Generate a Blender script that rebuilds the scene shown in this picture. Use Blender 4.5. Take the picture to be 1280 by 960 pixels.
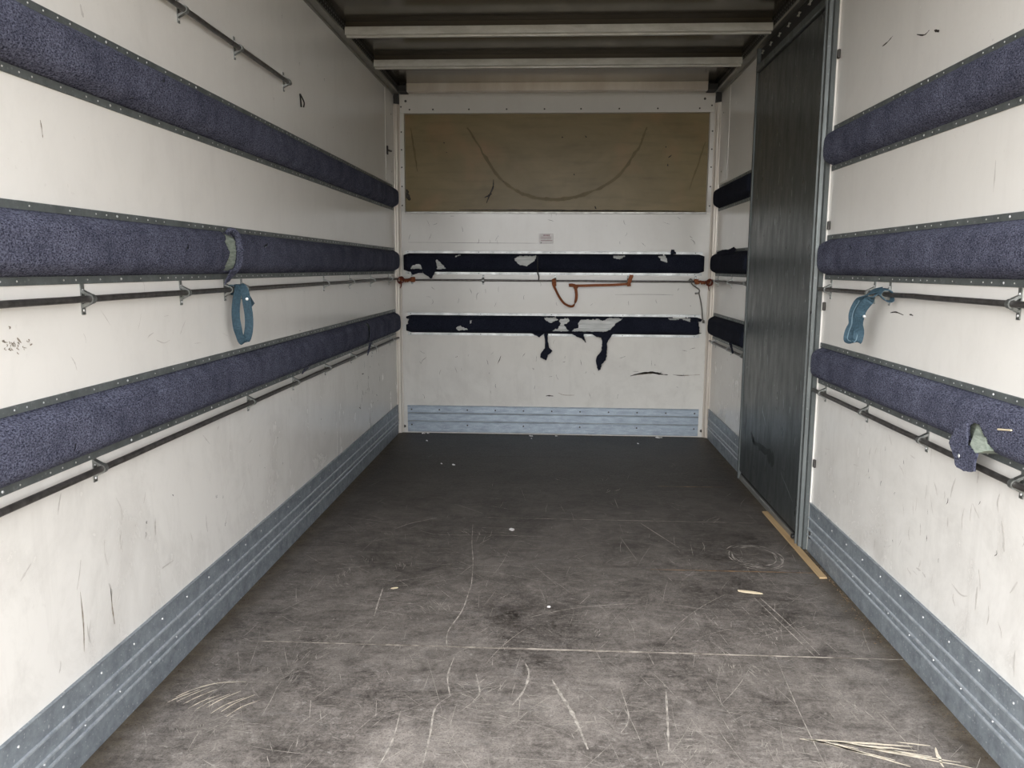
import bpy, bmesh, math, random
from mathutils import Vector, Matrix, noise
from mathutils.geometry import tessellate_polygon

scene = bpy.context.scene
for o in list(bpy.data.objects):
    bpy.data.objects.remove(o)
COL = scene.collection

# ------------------------------------------------------------------ camera, sky, exposure
L, R, B = -1.03, 1.03, 5.2585          # inner faces of the side walls and of the front bulkhead
Y0 = 0.90                               # open rear end of the load box
ZF = 2.19                               # underside of the cant rails
ZC = 2.24                               # ceiling sheet
yaw, pitch, roll, fpx = .0532, .1437, .0057, 1000.0
fw = Vector((-math.sin(yaw)*math.cos(pitch), math.cos(yaw)*math.cos(pitch), -math.sin(pitch)))
rt = Vector((math.cos(yaw), math.sin(yaw), 0)); up = rt.cross(fw)
rr = rt*math.cos(roll)+up*math.sin(roll); uu = up*math.cos(roll)-rt*math.sin(roll)
cam = bpy.data.cameras.new('camera'); camo = bpy.data.objects.new('camera', cam); COL.objects.link(camo)
m = Matrix.Identity(4)
for i in range(3):
    m[i][0], m[i][1], m[i][2] = rr[i], uu[i], -fw[i]
m.translation = (.0139, 0, 1.1012)
camo.matrix_world = m
cam.sensor_width = 36; cam.lens = fpx/1280*36; cam.clip_start = .05
scene.camera = camo

world = bpy.data.worlds.new('overcast_sky'); scene.world = world; world.use_nodes = True
bg = world.node_tree.nodes['Background']
bg.inputs[0].default_value = (.985, .985, 1.0, 1); bg.inputs[1].default_value = 1.0
sun = bpy.data.lights.new('fill_sun', 'SUN'); sun.energy = .62; sun.angle = math.radians(55); sun.color = (1, .985, .96)  # broad soft lamp added to brighten the door-side wall and bulkhead
suno = bpy.data.objects.new('fill_sun', sun); COL.objects.link(suno)
suno.rotation_euler = Vector((.36, 1, -.52)).to_track_quat('-Z', 'Y').to_euler(); suno.location = (-3, -6, 5)
vs = scene.view_settings
vs.view_transform = 'Standard'; vs.look = 'None'; vs.gamma = 1; vs.use_curve_mapping = False
vs.exposure = 2.2
scene.cycles.max_bounces = 12; scene.cycles.diffuse_bounces = 8

# ------------------------------------------------------------------ materials
def nodes_of(name):
    mt = bpy.data.materials.new(name); mt.use_nodes = True
    nt = mt.node_tree; return mt, nt, nt.nodes['Principled BSDF']
class NT:
    def __init__(s, nt):
        s.nt = nt; s.co = nt.nodes.new('ShaderNodeTexCoord').outputs['Object']
    def lk(s, a, b): s.nt.links.new(a, b)
    def mapped(s, sc, loc=(0, 0, 0)):
        n = s.nt.nodes.new('ShaderNodeMapping'); n.inputs['Scale'].default_value = sc
        n.inputs['Location'].default_value = loc; s.lk(s.co, n.inputs[0]); return n.outputs[0]
    def noise(s, scale=1, detail=4, rough=.55, vec=None, dist=0):
        n = s.nt.nodes.new('ShaderNodeTexNoise'); n.inputs['Scale'].default_value = scale
        n.inputs['Detail'].default_value = detail; n.inputs['Roughness'].default_value = rough
        n.inputs['Distortion'].default_value = dist
        s.lk(vec if vec is not None else s.co, n.inputs['Vector']); return n.outputs[0]
    def ramp(s, v, a, b, c0=0.0, c1=1.0):
        n = s.nt.nodes.new('ShaderNodeMapRange'); n.inputs[1].default_value = a; n.inputs[2].default_value = b
        n.inputs[3].default_value = c0; n.inputs[4].default_value = c1; s.lk(v, n.inputs[0]); return n.outputs[0]
    def math(s, op, a, b=None):
        n = s.nt.nodes.new('ShaderNodeMath'); n.operation = op
        for i, v in enumerate((a, b)):
            if v is None: continue
            if isinstance(v, (int, float)): n.inputs[i].default_value = v
            else: s.lk(v, n.inputs[i])
        return n.outputs[0]
    def mix(s, f, a, b):
        n = s.nt.nodes.new('ShaderNodeMix'); n.data_type = 'RGBA'
        if isinstance(f, (int, float)): n.inputs[0].default_value = f
        else: s.lk(f, n.inputs[0])
        for i, v in ((6, a), (7, b)):
            if isinstance(v, tuple): n.inputs[i].default_value = (*v, 1)
            else: s.lk(v, n.inputs[i])
        return n.outputs[2]
    def sep(s):
        n = s.nt.nodes.new('ShaderNodeSeparateXYZ'); s.lk(s.co, n.inputs[0]); return n.outputs
    def bump(s, h, bsdf, strength=.3, dist=.002):
        n = s.nt.nodes.new('ShaderNodeBump'); n.inputs['Strength'].default_value = strength
        n.inputs['Distance'].default_value = dist; s.lk(h, n.inputs['Height']); s.lk(n.outputs[0], bsdf.inputs['Normal'])

def simple(name, c, rough=.5, metal=0, c2=None, scale=30, bump=0, amt=(.35, .65), stretch=(1, 1, 1), spec=None):
    mt, nt, b = nodes_of(name); t = NT(nt)
    b.inputs['Roughness'].default_value = rough; b.inputs['Metallic'].default_value = metal
    if spec is not None: b.inputs['Specular IOR Level'].default_value = spec
    n = t.noise(scale, 5, .6, t.mapped(stretch))
    c2 = c2 or tuple(v*.8 for v in c)
    t.lk(t.mix(t.ramp(n, *amt), c, c2), b.inputs['Base Color'])
    if bump: t.bump(n, b, bump)
    return mt

def panel_white(name, base, dirt, amount):
    """white gel-coated wall sheet: cloudy smudges, vertical rubs and fine specks"""
    mt, nt, b = nodes_of(name); t = NT(nt)
    smudge = t.ramp(t.noise(2.6, 8, .70, dist=.6), .46, .78, 0, .52*amount)
    rub = t.ramp(t.noise(1, 5, .6, t.mapped((14, 14, 1.6))), .56, .78, 0, .32*amount)
    speck = t.ramp(t.noise(55, 3, .5), .70, .76, 0, .55*amount)
    patch = t.ramp(t.noise(1.3, 3, .5, t.mapped((1, 1, 1), (4, 2, 7))), .42, .62)
    speck = t.math('MULTIPLY', speck, patch)
    z = t.sep()[2]
    low = t.ramp(z, .2, .9, 1.0, .25)                 # scuffed more where loads rub, low down
    cloud = t.ramp(t.noise(7.5, 7, .72, t.mapped((1, 1, .6), (9, 4, 1)), .5), .50, .74, 0, .30*amount)
    f = t.math('MULTIPLY', t.math('ADD', t.math('ADD', smudge, rub), cloud), low)
    f = t.math('MINIMUM', t.math('ADD', f, speck), .8)
    t.lk(t.mix(f, base, dirt), b.inputs['Base Color'])
    t.lk(t.ramp(f, 0, .5, .17, .4), b.inputs['Roughness'])
    t.bump(t.noise(9, 2, .5), b, .04, .004)
    return mt

def carpet_mat(name, c, hi):
    mt, nt, b = nodes_of(name); t = NT(nt)
    n1 = t.noise(270, 2, .7); n2 = t.noise(11, 5, .6); n3 = t.noise(620, 1, .5)
    wv = t.noise(1, 2, .6, t.mapped((150, 150, 420)))
    f = t.math('ADD', t.math('MULTIPLY', n1, .5), t.math('MULTIPLY', wv, .5))
    f = t.ramp(f, .38, .66)
    f = t.math('MULTIPLY', f, t.ramp(n2, .3, .7, .55, 1.3))
    t.lk(t.mix(f, c, hi), b.inputs['Base Color'])
    b.inputs['Roughness'].default_value = .95; b.inputs['Specular IOR Level'].default_value = .1
    b.inputs['Sheen Weight'].default_value = .0; b.inputs['Sheen Roughness'].default_value = .6
    b.inputs['Sheen Tint'].default_value = (.6, .62, .8, 1)
    t.bump(t.math('ADD', f, n3), b, .8, .003)
    return mt

def floor_mat():
    mt, nt, b = nodes_of('worn_phenolic_plywood'); t = NT(nt)
    grain = t.noise(1, 5, .6, t.mapped((4, 70, 4)))
    worn = t.noise(2.4, 10, .74, dist=.6)
    mott = t.noise(13, 8, .78, dist=.8)
    fine = t.noise(75, 5, .8)
    fleck = t.noise(1, 4, .7, t.mapped((38, 75, 38)), dist=1.2)
    scuff = t.noise(1, 9, .78, t.mapped((6, 11, 6)), dist=1.4)
    y = t.sep()[1]; x = t.sep()[0]
    near = t.ramp(y, 1.4, 4.2, 1.0, .10)               # loading-end wear, also carrying a painted falloff of the daylight
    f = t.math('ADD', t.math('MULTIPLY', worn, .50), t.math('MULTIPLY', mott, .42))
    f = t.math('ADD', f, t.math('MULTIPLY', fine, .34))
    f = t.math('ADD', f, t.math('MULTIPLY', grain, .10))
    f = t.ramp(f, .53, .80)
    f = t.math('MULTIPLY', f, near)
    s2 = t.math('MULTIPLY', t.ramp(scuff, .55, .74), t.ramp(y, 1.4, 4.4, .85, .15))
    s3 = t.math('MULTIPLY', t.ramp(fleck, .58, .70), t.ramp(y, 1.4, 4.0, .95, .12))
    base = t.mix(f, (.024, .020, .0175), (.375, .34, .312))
    base = t.mix(t.math('MULTIPLY', s2, .55), base, (.27, .262, .26))
    base = t.mix(t.math('MULTIPLY', s3, .6), base, (.46, .44, .41))
    base = t.mix(t.math('MULTIPLY', t.ramp(t.noise(5, 6, .7, t.mapped((1, 2.2, 1), (7, 3, 0))), .55, .70), .6), base, (.03, .025, .022))
    # trodden dirt along the kick plates
    ax = t.math('ABSOLUTE', x)
    e = t.math('ADD', ax, t.math('MULTIPLY', t.noise(7, 5, .7), .10))
    edge = t.math('MULTIPLY', t.ramp(e, .985, 1.065), .85)
    base = t.mix(edge, base, t.mix(t.ramp(t.noise(22, 5, .7), .35, .65), (.040, .029, .018), (.115, .092, .062)))
    gr = t.noise(210, 3, .7)
    base = t.mix(t.math('MULTIPLY', t.ramp(gr, .50, .64), .45), base, (.018, .015, .013))
    t.lk(base, b.inputs['Base Color'])
    t.lk(t.ramp(fine, .3, .7, .42, .68), b.inputs['Roughness'])
    b.inputs['Specular IOR Level'].default_value = .25
    t.bump(t.math('ADD', mott, fine), b, .3, .002)
    return mt

def zinc(name, c, c2, rough, metal=1.0, streak=(1, 1, 1), scale=14, spots=.35):
    mt, nt, b = nodes_of(name); t = NT(nt)
    cl = t.ramp(t.noise(scale, 7, .7, t.mapped(streak)), .35, .68)
    sp = t.ramp(t.noise(120, 2, .5), .64, .72, 0, spots)
    col = t.mix(cl, c, c2); col = t.mix(sp, col, (.82, .84, .86))
    t.lk(col, b.inputs['Base Color'])
    b.inputs['Metallic'].default_value = metal
    t.lk(t.ramp(cl, 0, 1, rough, rough+.18), b.inputs['Roughness'])
    return mt

M = {}
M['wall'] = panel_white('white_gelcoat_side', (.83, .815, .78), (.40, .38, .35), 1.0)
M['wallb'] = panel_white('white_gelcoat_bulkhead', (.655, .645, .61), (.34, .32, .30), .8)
M['carpet'] = carpet_mat('blue_grey_carpet', (.020, .0225, .042), (.215, .227, .315))
M['carpetb'] = carpet_mat('navy_carpet', (.007, .0085, .016), (.030, .034, .054))
M['strip'] = zinc('shaded_aluminium_strip', (.195, .218, .218), (.13, .145, .145), .42, .5, spots=.1)  # side-wall aluminium strips, with their dim reflections painted into the colour
M['stripb'] = zinc('lit_aluminium_strip', (.60, .62, .62), (.42, .44, .44), .42, .8, spots=.1)  # same aluminium on the bulkhead, painted bright for the reflected opening
M['rivet'] = simple('bright_rivet', (.85, .86, .87), .3, .6)
M['screw'] = simple('dull_screw', (.07, .065, .06), .5, .4)
M['kick'] = zinc('galvanised_kick_plate', (.34, .385, .425), (.21, .24, .27), .40, .45, (2, 2, 2), 12, .45)
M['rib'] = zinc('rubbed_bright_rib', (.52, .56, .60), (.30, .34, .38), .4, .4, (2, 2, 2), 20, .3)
M['kickb'] = zinc('aluminium_bulkhead_kick_plate', (.36, .42, .48), (.24, .28, .33), .40, .6, (2, 2, 9), 6, .2)
M['rod'] = simple('dark_steel_rod', (.17, .16, .155), .42, .75, (.09, .085, .08), 40)
M['bracket'] = zinc('zinc_bracket', (.42, .44, .43), (.16, .17, .16), .38, .9, scale=60, spots=.3)
M['floor'] = floor_mat()
M['scratch'] = simple('bare_wood_scratch', (.52, .48, .43), .8, 0, (.20, .185, .165), 45)
M['gouge'] = simple('fresh_splintered_wood', (.80, .74, .62), .8, 0, (.62, .54, .42), 90)
M['seam'] = simple('pale_joint_edge', (.52, .47, .41), .8, 0, (.16, .14, .12), 26)
M['seamo'] = simple('orange_wood_joint_edge', (.34, .21, .11), .8, 0, (.10, .07, .05), 18)
M['under'] = simple('dark_substrate', (.02, .018, .016), .9)
M['ceil'] = simple('grey_roof_sheet', (.075, .066, .053), .16, .0, (.055, .049, .04), 2.5, spec=.40)
M['bow'] = zinc('aluminium_roof_bow', (.62, .62, .58), (.44, .44, .40), .42, .3, (1, 3, 3), 8, .1)
M['cant'] = zinc('aluminium_cant_rail', (.40, .40, .38), (.30, .30, .28), .38, .85, (3, .6, 3), 8, .05)
M['black'] = simple('black_part_and_gap_shade', (.018, .018, .018), .6)  # black parts, and the shade line put into the bow grooves
M['hole'] = simple('perforation_edge', (.34, .34, .34), .4, .2)
M['door'] = zinc('galvanised_door_sheet', (.105, .118, .121), (.082, .094, .099), .27, .6, (6, 6, 1.4), 4, .06)
M['dframe'] = zinc('galvanised_door_frame', (.135, .15, .15), (.105, .117, .117), .42, .5, (5, 5, 1), 5, .1)
M['post'] = simple('cream_corner_extrusion', (.78, .74, .68), .28, .25, (.62, .56, .49), 6, stretch=(1, 1, .25))
M['ply'] = None
M['foam'] = simple('pale_green_foam', (.36, .41, .35), .9, 0, (.20, .24, .20), 1, .5, stretch=(30, 30, 160))
M['backing'] = simple('silvery_pad_backing', (.66, .67, .66), .55, .0, (.42, .44, .43), 1, .2, stretch=(9, 9, 120))
M['blue'] = simple('blue_webbing', (.040, .085, .118), .8, 0, (.020, .048, .072), 160, .5)
M['bluehi'] = simple('pale_blue_webbing_edge', (.16, .25, .31), .8)
M['orange'] = simple('orange_webbing', (.30, .095, .028), .75, 0, (.19, .055, .018), 130, .5)
M['redor'] = simple('dark_red_webbing', (.17, .028, .012), .75, 0, (.10, .02, .01), 130, .5)
M['cord'] = simple('grey_cord', (.16, .155, .14), .9)
M['wood'] = simple('light_wood_strip', (.50, .36, .20), .6, 0, (.40, .27, .14), 1, .15, stretch=(60, 3, 60))
M['dark'] = simple('dark_scuff', (.030, .027, .024), .8, 0, (.075, .067, .06), 90, spec=.1)
M['brown'] = simple('brown_scuff', (.20, .16, .12), .7, 0, (.42, .38, .33), 70)
M['greym'] = simple('grey_rub', (.50, .48, .45), .6, 0, (.60, .58, .55), 30)
M['grit'] = simple('dry_grit', (.055, .038, .022), .9, 0, (.14, .10, .06), 90)
M['chip'] = simple('pale_wood_chip', (.72, .62, .44), .8)
M['white'] = simple('white_paper', (.84, .82, .82), .5)
M['red'] = simple('faded_red_print', (.33, .16, .19), .6)
M['ground'] = simple('grey_asphalt', (.215, .168, .10), .9, 0, (.25, .20, .125), 4)

def ply_mat():
    mt, nt, b = nodes_of('brown_film_plywood'); t = NT(nt)
    n = t.noise(2.2, 7, .65, t.mapped((1, 1, 1.6)), .8)
    g = t.noise(1, 5, .6, t.mapped((3, 3, 26)))
    c = t.mix(t.ramp(n, .35, .68), (.192, .152, .078), (.245, .194, .102))
    c = t.mix(t.ramp(g, .50, .75, 0, .35), c, (.11, .09, .055))
    c = t.mix(t.ramp(t.noise(3.1, 3, .5, t.mapped((1, 1, 1), (3, 1, 5))), .52, .70, 0, .65), c, (.30, .19, .10))
    t.lk(c, b.inputs['Base Color']); b.inputs['Roughness'].default_value = .34
    b.inputs['Specular IOR Level'].default_value = .22
    return mt
M['ply'] = ply_mat()

# ------------------------------------------------------------------ mesh helpers
def catmull(pts, n=6):
    P = [Vector(p) for p in pts]; out = []
    for i in range(len(P)-1):
        p0 = P[max(i-1, 0)]; p1 = P[i]; p2 = P[i+1]; p3 = P[min(i+2, len(P)-1)]
        for k in range(n):
            t = k/n
            out.append(.5*((2*p1)+(p2-p0)*t+(2*p0-5*p1+4*p2-p3)*t*t+(3*p1-p0-3*p2+p3)*t**3))
    out.append(P[-1]); return out

class MB:
    def __init__(s): s.v = []; s.f = []
    def add(s, vs, fs):
        o = len(s.v); s.v += [Vector(v) for v in vs]; s.f += [[i+o for i in f] for f in fs]
    def box(s, lo, hi):
        x0, y0, z0 = [min(a, b) for a, b in zip(lo, hi)]; x1, y1, z1 = [max(a, b) for a, b in zip(lo, hi)]
        s.add([(x0, y0, z0), (x1, y0, z0), (x1, y1, z0), (x0, y1, z0), (x0, y0, z1), (x1, y0, z1), (x1, y1, z1), (x0, y1, z1)],
              [(3, 2, 1, 0), (4, 5, 6, 7), (0, 1, 5, 4), (1, 2, 6, 5), (2, 3, 7, 6), (3, 0, 4, 7)]); return s
    def tube(s, pts, r, seg=10, cap=True):
        P = [Vector(p) for p in pts]; rings = []; n = len(P)
        rad = r if isinstance(r, (list, tuple)) else [r]*n
        a = None
        for i, p in enumerate(P):
            d = (P[min(i+1, n-1)]-P[max(i-1, 0)]).normalized()
            if a is None:
                a = d.orthogonal().normalized()
            a = (a-d*a.dot(d)).normalized(); b = d.cross(a)
            rings.append([p+(a*math.cos(t)+b*math.sin(t))*rad[i] for t in [2*math.pi*k/seg for k in range(seg)]])
        vs = [v for rg in rings for v in rg]; fs = []
        for i in range(n-1):
            for k in range(seg):
                k2 = (k+1) % seg
                fs.append((i*seg+k, i*seg+k2, (i+1)*seg+k2, (i+1)*seg+k))
        if cap:
            fs.append(tuple(range(seg-1, -1, -1))); fs.append(tuple((n-1)*seg+k for k in range(seg)))
        s.add(vs, fs); return s
    def dome(s, c, nrm, r, h, seg=8):
        c = Vector(c); nrm = Vector(nrm).normalized(); a = nrm.orthogonal().normalized(); b = nrm.cross(a)
        vs = [c+(a*math.cos(t)+b*math.sin(t))*r for t in [2*math.pi*k/seg for k in range(seg)]]
        vs += [c+nrm*h*.75+(a*math.cos(t)+b*math.sin(t))*r*.65 for t in [2*math.pi*k/seg for k in range(seg)]]
        vs.append(c+nrm*h)
        fs = [(k, (k+1) % seg, seg+(k+1) % seg, seg+k) for k in range(seg)]+[(seg+k, seg+(k+1) % seg, 2*seg) for k in range(seg)]
        fs.append(tuple(range(seg-1, -1, -1)))
        s.add(vs, fs); return s
    def ribbon(s, pts, wdirs, width, th, n=6):
        P = catmull(pts, n); Wd = catmull(wdirs, n); vs = []; fs = []
        N = len(P)
        for i in range(N):
            d = (P[min(i+1, N-1)]-P[max(i-1, 0)]).normalized()
            w = Wd[i]-d*Wd[i].dot(d); w.normalize(); nn = d.cross(w)
            wd = width if not isinstance(width, (list, tuple)) else width[0]+(width[1]-width[0])*i/(N-1)
            for a, b in ((-1, -1), (1, -1), (1, 1), (-1, 1)):
                vs.append(P[i]+w*a*wd/2+nn*b*th/2)
        for i in range(N-1):
            for k in range(4):
                fs.append((i*4+k, i*4+(k+1) % 4, i*4+4+(k+1) % 4, i*4+4+k))
        fs += [(3, 2, 1, 0), tuple((N-1)*4+k for k in range(4))]
        s.add(vs, fs); return s
    def sheet(s, outline, fmap, th):
        """closed thin solid from a 2-D outline; fmap(u, v, d) -> world, d = offset through the thickness"""
        tri = tessellate_polygon([[Vector((u, v, 0)) for u, v in outline]]); n = len(outline)
        vs = [fmap(u, v, 0) for u, v in outline]+[fmap(u, v, th) for u, v in outline]
        fs = [tuple(t) for t in tri]+[tuple(n+i for i in reversed(t)) for t in tri]
        fs += [(i, (i+1) % n, n+(i+1) % n, n+i) for i in range(n)]
        s.add(vs, fs); return s
    def extrude(s, prof, fmap, u0, u1):
        n = len(prof)
        vs = [fmap(u0, a, b) for a, b in prof]+[fmap(u1, a, b) for a, b in prof]
        s.add(vs, [(i, (i+1) % n, n+(i+1) % n, n+i) for i in range(n)]+[tuple(range(n-1, -1, -1)), tuple(range(n, 2*n))]); return s
    def build(s, name, mat, parent=None, smooth=False, bevel=0, kind=None, solid=0, recalc=True):
        org = parent.matrix_world.translation if parent else Vector()
        if parent and parent.parent: org = parent.location+parent.parent.location
        elif parent: org = parent.location.copy()
        me = bpy.data.meshes.new(name)
        me.from_pydata([tuple(v-org) for v in s.v], [], s.f)
        if recalc:
            bm = bmesh.new(); bm.from_mesh(me); bmesh.ops.recalc_face_normals(bm, faces=bm.faces); bm.to_mesh(me); bm.free()
        me.materials.append(M[mat])
        if smooth: me.polygons.foreach_set('use_smooth', [True]*len(me.polygons))
        o = bpy.data.objects.new(name, me); COL.objects.link(o)
        if parent: o.parent = parent
        if solid:
            md = o.modifiers.new('thickness', 'SOLIDIFY'); md.thickness = solid; md.offset = -1
        if bevel:
            md = o.modifiers.new('bevel', 'BEVEL'); md.width = bevel; md.segments = 2; md.limit_method = 'ANGLE'
        if kind: o['kind'] = kind
        return o

def thing(name, loc, label, cat, group=None):
    o = bpy.data.objects.new(name, None); COL.objects.link(o); o.location = loc
    o.empty_display_size = .05
    return tag(o, label, cat, group)
def tag(o, label, cat, group=None):
    o['label'] = label; o['category'] = cat
    if group: o['group'] = group
    return o
def struct(o, label, cat):
    o['kind'] = 'structure'; return tag(o, label, cat)

# wall frames: (u along the wall, n out of the wall, z up)
FR = {'left': lambda u, n, z: Vector((L+n, u, z)), 'right': lambda u, n, z: Vector((R-n, u, z)), 'back': lambda u, n, z: Vector((u, B-n, z))}
NR = {'left': (1, 0, 0), 'right': (-1, 0, 0), 'back': (0, -1, 0)}

# ------------------------------------------------------------------ setting: shell of the load box
def onebox(name, lo, hi, mat, parent=None, bevel=0, kind=None):
    return MB().box(lo, hi).build(name, mat, parent, bevel=bevel, kind=kind)

g = onebox('ground', (-30, -30, -1.15), (30, 30, -1.0), 'ground'); struct(g, 'grey asphalt ground outside the open load box', 'ground')
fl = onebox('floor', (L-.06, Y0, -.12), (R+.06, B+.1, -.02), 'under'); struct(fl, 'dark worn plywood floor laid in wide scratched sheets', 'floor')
wl = onebox('wall_left', (L-.05, Y0, -.02), (L, B, ZC+.06), 'wall'); struct(wl, 'white wall carrying three carpeted pads, opposite the metal door', 'wall')
wr = onebox('wall_right', (R, Y0, -.02), (R+.05, B, ZC+.06), 'wall'); struct(wr, 'white wall with the grey metal door in it', 'wall')
# bulkhead: frame round a recess for the brown panel
bz0, bz1, bx = 1.462, 2.075, .968
mb = MB()
mb.box((L-.05, B, -.02), (R+.05, B+.05, bz0))
mb.box((L-.05, B, bz0), (-bx, B+.05, ZC+.06)); mb.box((bx, B, bz0), (R+.05, B+.05, ZC+.06))
mb.box((-bx, B, bz1), (bx, B+.05, ZC+.06))
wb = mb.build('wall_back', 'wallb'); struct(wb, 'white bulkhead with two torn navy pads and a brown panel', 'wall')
onebox('recessed_panel', (-bx, B+.035, bz0), (bx, B+.06, bz1), 'ply', wb)
ce = onebox('ceiling', (L-.05, Y0, ZC), (R+.05, B+.05, ZC+.05), 'ceil'); struct(ce, 'dim glossy roof sheet crossed by aluminium bows', 'ceiling')

# floor sheets
ys = [Y0, 1.30, 2.203, 2.858, 3.436, 4.015, 4.61, B]
for a, b in zip(ys[:-1], ys[1:]):
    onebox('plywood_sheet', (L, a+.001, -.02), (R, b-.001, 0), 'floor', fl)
random.seed(5)
def stroke(mb, pts, w, fmap, h=.0006, jit=.3):
    """flat tapering mark; pts in surface coordinates"""
    P = [Vector((a, b, 0)) for a, b in pts]; n = len(P); l = []; r_ = []
    for i, p in enumerate(P):
        d = (P[min(i+1, n-1)]-P[max(i-1, 0)]).normalized(); nn = Vector((-d.y, d.x, 0))
        t = i/(n-1); k = (.35+.65*math.sin(math.pi*t))*w/2*random.uniform(1-jit, 1+jit)
        l.append(p+nn*k); r_.append(p-nn*k)
    vs = [fmap(q.x, q.y, h) for q in l]+[fmap(q.x, q.y, h) for q in r_]
    mb.add(vs, [(i, i+1, n+i+1, n+i) for i in range(n-1)])
def seg(p, q, n=8, wob=0):
    return [(p[0]+(q[0]-p[0])*i/n+random.uniform(-wob, wob), p[1]+(q[1]-p[1])*i/n+random.uniform(-wob, wob)) for i in range(n+1)]
fz = lambda x, y, h: Vector((x, y, h))
# pale edges showing at the sheet joints
mb = MB(); stroke(mb, seg((-.88, 2.199), (1.02, 2.206), 60, .0007), .0085, fz, .0009, .5)
stroke(mb, seg((-.30, 3.434), (.90, 3.438), 40, .0005), .004, fz, .0009, .6)
mb.build('joint_edge', 'seam', fl, kind='stuff', recalc=False)
mb = MB(); stroke(mb, seg((.38, 2.856), (.985, 2.862), 30, .0006), .008, fz, .0010, .5)
stroke(mb, seg((.55, 4.012), (.90, 4.020), 16, .0006), .007, fz, .0010, .5)
mb.build('joint_edge', 'seamo', fl, kind='stuff', recalc=False)
# scratches: mostly short, random heading, denser towards the loading end
mb = MB()
for i in range(900):
    y = 1.35+abs(random.gauss(0, 1.15)); x = random.uniform(-.95, .95)
    if y > 5.1: continue
    th = random.choice([random.gauss(math.pi/2, .35), random.gauss(0, .25), random.uniform(0, math.pi)])
    ln = random.expovariate(1/.07)+.015; ln = min(ln, .5); cv = random.gauss(0, .25)
    pts = []; px, py = x, y
    for k in range(9):
        pts.append((px, py)); a = th+cv*k/8*ln*4; px += math.cos(a)*ln/8; py += math.sin(a)*ln/8
    if any(abs(q[0]) > 1.0 or q[1] > 5.2 for q in pts): continue
    stroke(mb, pts, random.uniform(.0005, .0016), fz, .0006)
# shoe and trolley rubs: bundles of fine parallel lines
for i in range(55):
    y = 1.4+abs(random.gauss(0, .95)); x = random.uniform(-.85, .9); th = random.uniform(0, math.pi); ln = random.uniform(.03, .11)
    for k in range(random.randint(5, 14)):
        ox, oy = random.gauss(0, .022), random.gauss(0, .022); a = th+random.gauss(0, .25)
        if y+oy > 5.1: continue
        stroke(mb, seg((x+ox, y+oy), (x+ox+math.cos(a)*ln*.5, y+oy+math.sin(a)*ln*.5), 5, .001), random.uniform(.0007, .0018), fz, .0006)
for pl, w in (([(-.27, 2.60), (-.268, 2.68), (-.285, 2.9), (-.31, 3.1), (-.331, 3.341)], .004),
              ([(-.269, 2.6), (-.275, 2.45), (-.30, 2.30), (-.29, 2.2)], .006), ([(-.26, 2.147), (-.265, 2.03), (-.245, 1.93)], .006),
              ([(-.245, 1.93), (-.275, 1.87), (-.27, 1.75), (-.268, 1.6)], .006), ([(-.37, 1.60), (-.355, 1.72), (-.36, 1.85)], .005),
              ([(.019, 2.03), (.04, 1.96), (.075, 1.85), (.103, 1.718)], .014), ([(.185, 1.79), (.21, 1.86), (.20, 2.0)], .004),
              ([(-.082, 1.895), (-.055, 1.97), (-.045, 2.06), (-.058, 2.12)], .008), ([(.32, 2.0), (.305, 1.86), (.289, 1.72)], .009),
              ([(-.57, 2.62), (-.56, 2.5), (-.549, 2.39)], .006), ([(-.659, 3.242), (-.60, 3.33), (-.502, 3.41)], .005),
              ([(.30, 2.55), (.10, 2.50), (-.05, 2.42)], .004), ([(.72, 2.62), (.76, 2.42), (.79, 2.22)], .005), ([(.70, 2.62), (.74, 2.4), (.775, 2.2)], .004),
              ([(-.55, 3.24), (-.45, 3.19), (-.2, 3.2), (0, 3.19)], .003), ([(.52, 3.1), (.44, 3.3), (.40, 3.4)], .005),
              ([(.66, 2.2), (.64, 1.9), (.633, 1.68)], .003), ([(-.19, 2.05), (-.17, 1.95), (-.18, 1.9), (-.1, 1.9)], .005)):
    stroke(mb, [(p.x, p.y) for p in catmull([(a, b, 0) for a, b in pl], 7)], w*.7, fz, .0008, .55)
# ring rub near the strip of wood
for k in range(40):
    a0 = random.uniform(0, 6.28); r0 = random.uniform(.075, .115)
    stroke(mb, [(.80+1.0*r0*math.cos(a0+t*.1), 3.02+1.25*r0*math.sin(a0+t*.1)) for t in range(6)], .003, fz, .0007)
mb.build('floor_scratches', 'scratch', fl, kind='stuff', recalc=False)
mb = MB()
for k in range(9):                                      # fan of fresh gouges near the loading end
    x1 = .62+.035*k+random.uniform(-.01, .02); y1 = 1.775-.016*(k % 5)-.004*k
    stroke(mb, seg((.606+.01*k, 1.792-.001*k), (x1+.06, y1+.004), 8, .0015), .006, fz, .0010)
stroke(mb, seg((.64, 1.79), (.80, 1.778), 8, .001), .006, fz, .0010)
stroke(mb, seg((.70, 1.786), (.86, 1.776), 8, .0012), .007, fz, .0011)
stroke(mb, seg((.83, 1.792), (.905, 1.782), 6, .001), .005, fz, .0010)
stroke(mb, seg((.912, 1.775), (.895, 1.70), 6, .0012), .008, fz, .0010)
for k in range(9):
    q = random.uniform(0, 1); c0 = -.96+.022*k
    stroke(mb, [(p.x, p.y) for p in catmull([(c0, 1.845+.02*q-.006*k, 0), (c0+.02, 1.875+.02*q-.004*k, 0), (c0+.055, 1.91+.03*q-.004*k, 0)], 5)], .0028, fz, .0010, .6)
stroke(mb, [(p.x, p.y) for p in catmull([(-.95, 1.88, 0), (-.92, 1.92, 0), (-.87, 1.955, 0), (-.80, 1.965, 0)], 5)], .004, fz, .0011, .6)
mb.build('fresh_gouges', 'gouge', fl, kind='stuff', recalc=False)

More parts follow.
